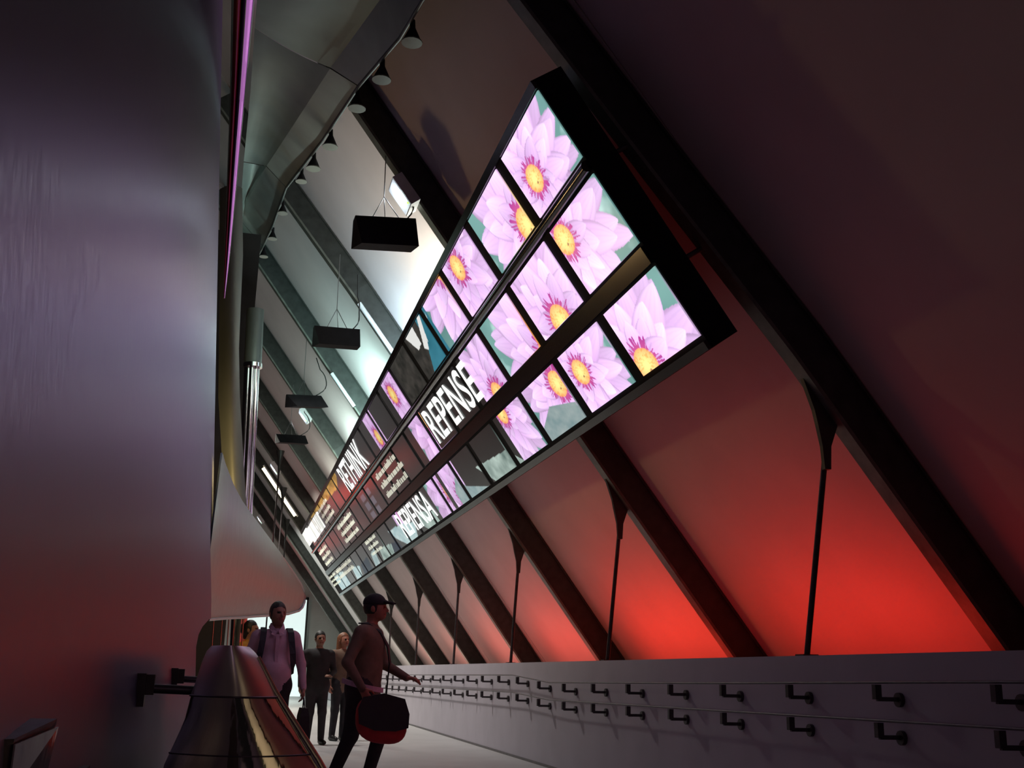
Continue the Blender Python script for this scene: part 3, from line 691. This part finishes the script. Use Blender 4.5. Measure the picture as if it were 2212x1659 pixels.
def sdf_mesh(prims, h, cut=None):
    """prims: (kind, data, tag, k). round cone ('c', a, b, ra, rb, ysc) or ellipsoid ('e', c, r)"""
    lo = np.array([1e9]*3); hi = -lo
    for p in prims:
        if p[0] == 'c':
            for q, r in ((p[1], p[3]), (p[2], p[4])): lo = np.minimum(lo, np.array(q)-r); hi = np.maximum(hi, np.array(q)+r)
        else: lo = np.minimum(lo, np.array(p[1])-p[2]); hi = np.maximum(hi, np.array(p[1])+p[2])
    lo -= 3*h+.02; hi += 3*h+.02
    n = np.ceil((hi-lo)/h).astype(int)+1
    V = np.full(n, 1.0); lab = np.zeros(n, int); best = np.full(n, 9.)
    for p in prims:
        if p[0] == 'c': a, b = np.array(p[1], float), np.array(p[2], float); rm = max(p[3], p[4]); bl, bh = np.minimum(a, b)-rm, np.maximum(a, b)+rm
        else: c, r = np.array(p[1], float), np.array(p[2], float); bl, bh = c-r, c+r
        tg, k = p[-2], p[-1]; mg = k+.04
        i0 = np.clip(((bl-mg-lo)/h).astype(int), 0, n-1); i1 = np.clip(((bh+mg-lo)/h).astype(int)+2, 1, n)
        S = tuple(slice(x, y) for x, y in zip(i0, i1))
        G = np.stack(np.meshgrid(*[lo[q]+h*np.arange(i0[q], i1[q]) for q in range(3)], indexing='ij'), -1)
        if p[0] == 'c':
            ysc = p[5]; sc = np.array([1, ysc, 1]); d = (b-a)*sc; g = (G-a)*sc
            t = np.clip((g@d)/(d@d+1e-9), 0, 1)
            D = np.linalg.norm(g-t[..., None]*d, axis=-1)-(p[3]+(p[4]-p[3])*t)
        else:
            q = (G-c)/r; l = np.linalg.norm(q, axis=-1); D = (l-1)*r.min()*(.6+.4*r.mean()/r.min())
        v = V[S]; hh = np.clip(.5+.5*(v-D)/max(k, 1e-4), 0, 1)
        V[S] = v*(1-hh)+D*hh-k*hh*(1-hh)
        bb = best[S]; m = D-(.004 if p[0] == 'e' else 0) < bb; bb[m] = D[m]; best[S] = bb
        ll = lab[S]; ll[m] = tg; lab[S] = ll
    if cut is not None:
        G = np.stack(np.meshgrid(*[lo[q]+h*np.arange(n[q]) for q in range(3)], indexing='ij'), -1)
        V = np.maximum(V, cut(G))
    vs, fs = surface_nets(V, lo, h)
    c = vs[fs].mean(1); ix = np.clip(np.round((c-lo)/h).astype(int), 0, n-1)
    return vs, fs, lab[ix[:, 0], ix[:, 1], ix[:, 2]]

def mesh_obj(name, vs, fs, labs, mats, parent, M4):
    me = bpy.data.meshes.new(name)
    vs = np.c_[vs, np.ones(len(vs))]@np.array(M4).T
    me.from_pydata(vs[:, :3].tolist(), [], fs.tolist())
    for m in mats: me.materials.append(MT[m])
    me.polygons.foreach_set('material_index', np.asarray(labs, dtype=np.int32)); me.polygons.foreach_set('use_smooth', np.ones(len(fs), bool)); me.update()
    o = bpy.data.objects.new(name, me); COL.objects.link(o)
    if parent is not None: o.parent = parent; o.matrix_parent_inverse = Matrix.Translation(-Vector(parent.location))
    return o

def hand(wrist, d, pn, h_side, tag, curl=.5):
    """palm and five fingers; d along the forearm, pn palm normal, h_side thumb side"""
    d = Vector(d).normalized(); pn = Vector(pn); pn = (pn-d*pn.dot(d)).normalized(); s = d.cross(pn).normalized()*h_side
    w = Vector(wrist); P = []
    for k in (-.024, 0, .024): P.append(('c', w+d*.015+s*k*.7, w+d*.082+s*k, .017, .016, 1, tag, .014))
    for k, (off, L) in enumerate(((.032, .068), (.011, .076), (-.011, .072), (-.031, .056))):
        b = w+d*.085+s*off; m = b+(d*math.cos(curl)+pn*math.sin(curl))*L*.55; e = m+(d*math.cos(curl*2.2)+pn*math.sin(curl*2.2))*L*.5
        P.append(('c', b, m, .0105, .0095, 1, tag, .006)); P.append(('c', m, e, .0095, .0075, 1, tag, .004))
    b = w+d*.03+s*.03; m = b+(d*.6+s*.65+pn*.3).normalized()*.045; e = m+(d*.9+s*.1+pn*.4).normalized()*.035
    P.append(('c', b, m, .0135, .0115, 1, tag, .008)); P.append(('c', m, e, .0115, .009, 1, tag, .004))
    return P

def person(label, loc, heading, shirt, trouser, skin, hair, height=1.75, larm=None, rarm=None, lleg=None, rleg=None, belly=0., lean=(0, 0), res=.011, head_turn=0., bulk=1., hairstyle='short', parts_cb=None):
    """local frame: faces -Y, X to the viewer's right when facing the viewer. tags: 0 shirt 1 trousers 2 skin 3 shoe 4 eye 5 lip"""
    t = thing('person', label, 'person', loc)
    P = []; B = bulk; lx, ly = lean
    sh = lambda x, y, z: (x+lx*max(0, z-.95), y+ly*max(0, z-.95), z)
    P += [('c', sh(0, 0, .93), sh(0, 0, 1.08), .165*B, .155*B, 1.3, 0, .05), ('c', sh(0, 0, 1.08), sh(0, .01, 1.30), .155*B, .172*B, 1.35, 0, .06),
          ('c', sh(-.12*B, .015, 1.36), sh(.12*B, .015, 1.36), .095, .095, 1.1, 0, .06), ('c', sh(-.165*B, .015, 1.415), sh(.165*B, .015, 1.415), .062, .062, 1, 0, .05),
          ('c', sh(0, .02, 1.44), sh(0, .01, 1.47), .085, .062, 1, 0, .03)]
    if belly: P.append(('e', sh(0, -.05-belly*.3, 1.06), (.155*B, .12+belly, .15), 0, .08))
    P += [('c', sh(0, .015, 1.43), sh(0, -.005, 1.56), .056, .052, 1, 2, .015)]
    # legs
    lleg = lleg or ((.095, -.01, .5), (.10, .03, .09), -.0); rleg = rleg or ((-.095, -.01, .5), (-.10, .03, .09), 0.)
    for sx, (kn, an, ft) in ((1, lleg), (-1, rleg)):
        P += [('c', (sx*.085, 0, .90), kn, .098*B, .070, 1, 1, .04), ('c', kn, an, .069, .052, 1, 1, .03),
              ('c', (an[0], an[1]-.005, max(.045, an[2]-.04)), (an[0]+sx*.015, an[1]-.16, max(.035, an[2]-.055)), .046, .034, 1, 3, .015), ('c', (an[0], an[1]+.03, max(.04, an[2]-.05)), (an[0], an[1]-.04, max(.04, an[2]-.05)), .042, .04, 1, 3, .01)]
    P.append(('c', (-.07, 0, .92), (.07, 0, .92), .13*B, .13*B, 1.2, 1, .04))
    # arms
    larm = larm or ((.25*B, .02, 1.14), (.27*B, -.06, .90), (0, -.1, -1)); rarm = rarm or ((-.25*B, .02, 1.14), (-.27*B, -.06, .90), (0, -.1, -1))
    for sx, (el, wr, hd) in ((1, larm), (-1, rarm)):
        P += [('c', sh(sx*.19*B, .015, 1.40), el, .064, .050, 1, 0, .045), ('c', el, wr, .050, .036, 1, 0, .02)]
        P += hand(wr, hd, (-sx, 0, .0) if abs(hd[2]) > .5 else (0, 0, -1), -1*sx if abs(hd[2]) > .5 else sx, 2, .45)
    # head, turned on the neck
    c, s_ = math.cos(head_turn), math.sin(head_turn); hc = sh(0, -.01, 0); hx, hy = lx*.68, ly*.68-.01
    def H(x, y, z): return (hx+c*x-s_*y, hy+s_*x+c*y, z)
    hr = (.079, .097, .116)
    P += [('e', H(0, 0, 1.648), hr, 2, .02), ('c', H(0, -.045, 1.60), H(0, -.06, 1.575), .058, .045, 1, 2, .03),
          ('c', H(0, -.094, 1.655), H(0, -.115, 1.622), .011, .016, 1, 2, .012), ('c', H(-.03, -.088, 1.672), H(.03, -.088, 1.672), .012, .012, 1, 2, .012)]
    for sx in (-1, 1):
        P += [('e', H(sx*.081, .008, 1.635), (.014, .022, .032), 2, .008), ('e', H(sx*.031, -.091, 1.653), (.013, .008, .007), 4, .002)]
    P.append(('e', H(0, -.1, 1.585), (.024, .010, .008), 5, .004))
    k = height/1.765
    M4 = Matrix.Translation(loc) @ Matrix.Rotation(heading, 4, 'Z') @ Matrix.Scale(k, 4)
    P = [tuple(tuple(q) if isinstance(q, Vector) else q for q in p) for p in P]
    vs, fs, lb = sdf_mesh(P, res)
    mesh_obj('body', vs, fs, lb, [shirt, trouser, skin, 'shoe', 'eye', 'lip'], t, M4)
    # hair
    hp = [('e', H(0, .012, 1.662), (.089, .103, .118), 0, .01)]
    if hairstyle == 'bun': hp += [('e', H(0, .13, 1.66), (.06, .055, .06), 0, .02), ('c', H(0, .07, 1.62), H(0, .06, 1.55), .07, .05, 1, 0, .03)]
    if hairstyle == 'long': hp += [('c', H(0, .05, 1.66), H(0, .07, 1.44), .092, .085, 1, 0, .03)]
    Rm = np.array([[c, s_], [-s_, c]])
    def cut(G):
        q = (G[..., :2]-np.array([hx, hy]))@Rm.T; z = G[..., 2]
        line = 1.70+(.0)*q[..., 1]
        front = np.minimum(-(q[..., 1]+.035), line-z)         # inside the face zone: in front and below the hairline
        low = (1.585 if hairstyle == 'short' else 1.38)-z
        return np.maximum(np.minimum(.02-q[..., 1]-.03*0, 1.705-z)-.02, low) if False else np.maximum(front, low)
    vs, fs, lb = sdf_mesh(hp, .011, cut)
    if hair: mesh_obj('hair', vs, fs, lb*0, [hair], t, M4)
    if parts_cb: parts_cb(t, M4, sh, H)
    return t, M4

def xf(M4, pts): return [M4 @ Vector(p) for p in pts]
def ribbon(pts, nrm, w, th):
    """strap: flat band along pts, nrm: outward directions"""
    loops = []; n = len(pts)
    for i, p in enumerate(pts):
        p = Vector(p); d = (Vector(pts[min(i+1, n-1)])-Vector(pts[max(i-1, 0)])).normalized(); o = Vector(nrm[i]).normalized(); s = d.cross(o).normalized()
        loops.append([p-s*w/2, p+s*w/2, p+s*w/2+o*th, p-s*w/2+o*th])
    return MB().sweep(loops)

# man in a lilac shirt with a backpack, walking towards the viewer
def pinkcb(t, M4, sh, H):
    pass
pm, M4 = person('person in lilac shirt with dark backpack straps walking toward the viewer', (.44, 12.0, 0), .08, 'pink', 'trouser', 'skin', 'hair', 1.77,
    larm=((.285, .03, 1.14), (.315, -.03, .90), (.05, -.15, -1)), rarm=((-.28, .03, 1.14), (-.30, -.04, .90), (0, -.15, -1)),
    lleg=((.10, -.06, .5), (.11, -.03, .09), 0), rleg=((-.095, .03, .5), (-.10, .14, .10), 0), belly=.02, bulk=1.02, head_turn=.3, res=.010)
bp = thing('backpack', 'dark backpack with black shoulder straps worn over the lilac shirt', 'bag', tuple(M4 @ Vector((0, .2, 1.1))))
loops = []
for z, w, d in ((1.02, .12, .05), (1.04, .15, .075), (1.2, .155, .085), (1.36, .14, .075), (1.42, .10, .04)):
    loops.append(xf(M4, [(w*math.copysign(abs(math.cos(a))**.5, math.cos(a)), .225+d*math.copysign(abs(math.sin(a))**.6, math.sin(a)), z) for a in np.linspace(0, 2*math.pi, 20, endpoint=False)]))
MB().sweep(loops, smooth=True).build('pack', 'bagblack', bp)
for sx in (-1, 1):
    pts = [(sx*.12, .15, 1.40), (sx*.13, .07, 1.485), (sx*.135, -.01, 1.49), (sx*.14, -.085, 1.45), (sx*.15, -.125, 1.36), (sx*.165, -.145, 1.24), (sx*.18, -.12, 1.13), (sx*.195, -.03, 1.07), (sx*.18, .10, 1.05)]
    nr = [(0, .3, 1), (0, .2, 1), (0, -.3, 1), (0, -1, .6), (0, -1, .2), (sx*.2, -1, 0), (sx*.5, -1, 0), (sx, -.2, 0), (sx, .3, 0)]
    ribbon(xf(M4, pts), [M4.to_3x3() @ Vector(q) for q in nr], .062, .012).build('shoulder_strap', 'strap', bp)
hb = thing('hand_bag', 'black soft bag hanging from the hand of the lilac-shirted person', 'bag', tuple(M4 @ Vector((.33, -.06, .45))))
MB().sweep([xf(M4, [(.33-w, -.07-d, z), (.33+w, -.07-d, z), (.33+w, -.07+d, z), (.33-w, -.07+d, z)]) for z, w, d in ((.36, .05, .14), (.40, .055, .15), (.62, .045, .13), (.70, .03, .11))]).build('bag_body', 'bagblack', hb)
for dy in (-.06, .06): MB().tube(xf(M4, [(.33, -.07+dy, .69), (.328, -.065+dy*.5, .77), (.325, -.06, .80)]), .007, 6).build('handle', 'strap', hb)

for sx in (-1, 1):      # open shirt collar and placket
    ribbon(xf(M4, [(sx*.055, .06, 1.53), (sx*.068, .0, 1.525), (sx*.06, -.055, 1.50), (sx*.03, -.10, 1.455), (sx*.045, -.125, 1.42)]), [M4.to_3x3() @ Vector(q) for q in ((0, 1, .3), (sx, 0, .4), (sx, -1, .4), (sx*.3, -1, .4), (0, -1, .2))], .05, .008).build('collar', 'pink', pm)
ribbon(xf(M4, [(0, -.135, 1.43), (0, -.150, 1.32), (0, -.155, 1.2), (0, -.178, 1.08), (0, -.16, .96)]), [M4.to_3x3() @ Vector((0, -1, .1))]*5, .035, .006).build('placket', 'pink', pm)

# man in a dark cap with a red shoulder bag, walking to the right
def capcb(t, M4, sh, H):
    cp = [('e', H(0, .010, 1.690), (.096, .110, .092), 0, .01), ('c', H(-.05, -.10, 1.700), H(.05, -.10, 1.700), .012, .012, 1, 0, .01), ('c', H(0, -.19, 1.688), H(0, -.10, 1.702), .010, .012, 1, 0, .02),
          ('c', H(-.045, -.155, 1.690), H(.045, -.155, 1.690), .010, .010, 1, 0, .02), ('c', H(-.06, -.11, 1.698), H(-.035, -.17, 1.689), .01, .01, 1, 0, .02), ('c', H(.06, -.11, 1.698), H(.035, -.17, 1.689), .01, .01, 1, 0, .02)]
    cp = [tuple(tuple(q) if isinstance(q, Vector) else q for q in p) for p in cp]
    vs, fs, lb = sdf_mesh(cp, .009, lambda G: 1.672-G[..., 2])
    mesh_obj('cap', vs, fs, lb*0, ['blackc'], t, M4)
cm_, M4 = person('person in a dark cap and brown jacket carrying a red bag', (1.22, 10.6, 0), 1.15, 'olive', 'trouser', 'skin2', 'hair', 1.79,
    larm=((.30, -.10, 1.14), (.26, -.34, 1.02), (.0, -1, -.1)), rarm=((-.34, .05, 1.14), (-.33, -.10, .92), (.1, -.5, -.9)),
    lleg=((.10, -.16, .52), (.10, -.05, .10), 0), rleg=((-.095, .06, .5), (-.10, .22, .12), 0), lean=(0, -.10), bulk=1.24, belly=0., head_turn=.12, res=.010, parts_cb=capcb)
sb = thing('shoulder_bag', 'round red and black shoulder bag at the hip of the capped person', 'bag', (1.36, 10.25, .45))
c0 = Vector((1.36, 10.22, .66))
def bagloop(y, k): 
    return [c0+Vector((.23*k*math.copysign(abs(math.cos(a))**.75, math.cos(a)), y, .20*k*math.copysign(abs(math.sin(a))**.75, math.sin(a))-.03*math.cos(a))) for a in np.linspace(0, 2*math.pi, 28, endpoint=False)]
MB().sweep([bagloop(-.11, .7), bagloop(-.095, .92), bagloop(-.05, 1.0), bagloop(.05, 1.0), bagloop(.095, .92), bagloop(.11, .7)], smooth=True).build('bag_body', 'bagred', sb)
fl = []
for y in (-.125, -.10):
    fl.append([c0+Vector((.235*x, y, z)) for x, z in ((-.96, .10), (-.8, .2), (0, .235), (.8, .19), (1.0, .06), (.98, -.06), (.5, -.09), (-.3, -.085), (-.9, -.03))])
MB().sweep(fl).build('flap', 'bagblack', sb)
st = [(-.14, .03, 1.49), (-.10, -.05, 1.49), (-.04, -.15, 1.42), (.04, -.20, 1.30), (.11, -.21, 1.15), (.17, -.18, 1.0), (.24, -.15, .86)]
ribbon(xf(M4, st), [M4.to_3x3() @ Vector(q) for q in ((0, 0, 1), (0, -.5, 1), (0, -1, .5), (0, -1, .2), (0, -1, 0), (.3, -1, 0), (.5, -1, 0))], .05, .012).build('strap', 'strap', sb)
wb = thing('waist_strap', 'pale pink strap slung low across the waist of the capped person', 'strap', tuple(M4 @ Vector((-.1, -.1, .9))))
pts = [(-.262*math.cos(a), -.215*math.sin(a)-.01, .95-.05*math.sin(a)) for a in np.linspace(-.7, 1.25, 12)]
ribbon(xf(M4, pts), [M4.to_3x3() @ Vector((p[0], p[1], 0)) for p in pts], .045, .012).build('webbing', 'belt', wb)

# people further back
person('person in black coat and trousers standing behind the lilac-shirted person', (1.32, 17.6, 0), .2, 'blackc', 'trouser', 'skin', 'hair', 1.68, res=.013, bulk=1.1,
    larm=((.27, .02, 1.14), (.16, -.16, 1.05), (-.5, -.6, .2)), lleg=((.10, -.05, .5), (.12, .0, .09), 0))
person('person with auburn hair and warm brown top half hidden behind the capped person', (1.78, 18.6, 0), .5, 'olive', 'trouser', 'skin2', 'hairb', 1.70, res=.014, hairstyle='long')
person('person with dark hair in a bun and a yellow top at the left', (.22, 15.6, 0), 1.2, 'yellow', 'trouser', 'skin', 'hair', 1.72, res=.013, hairstyle='bun')
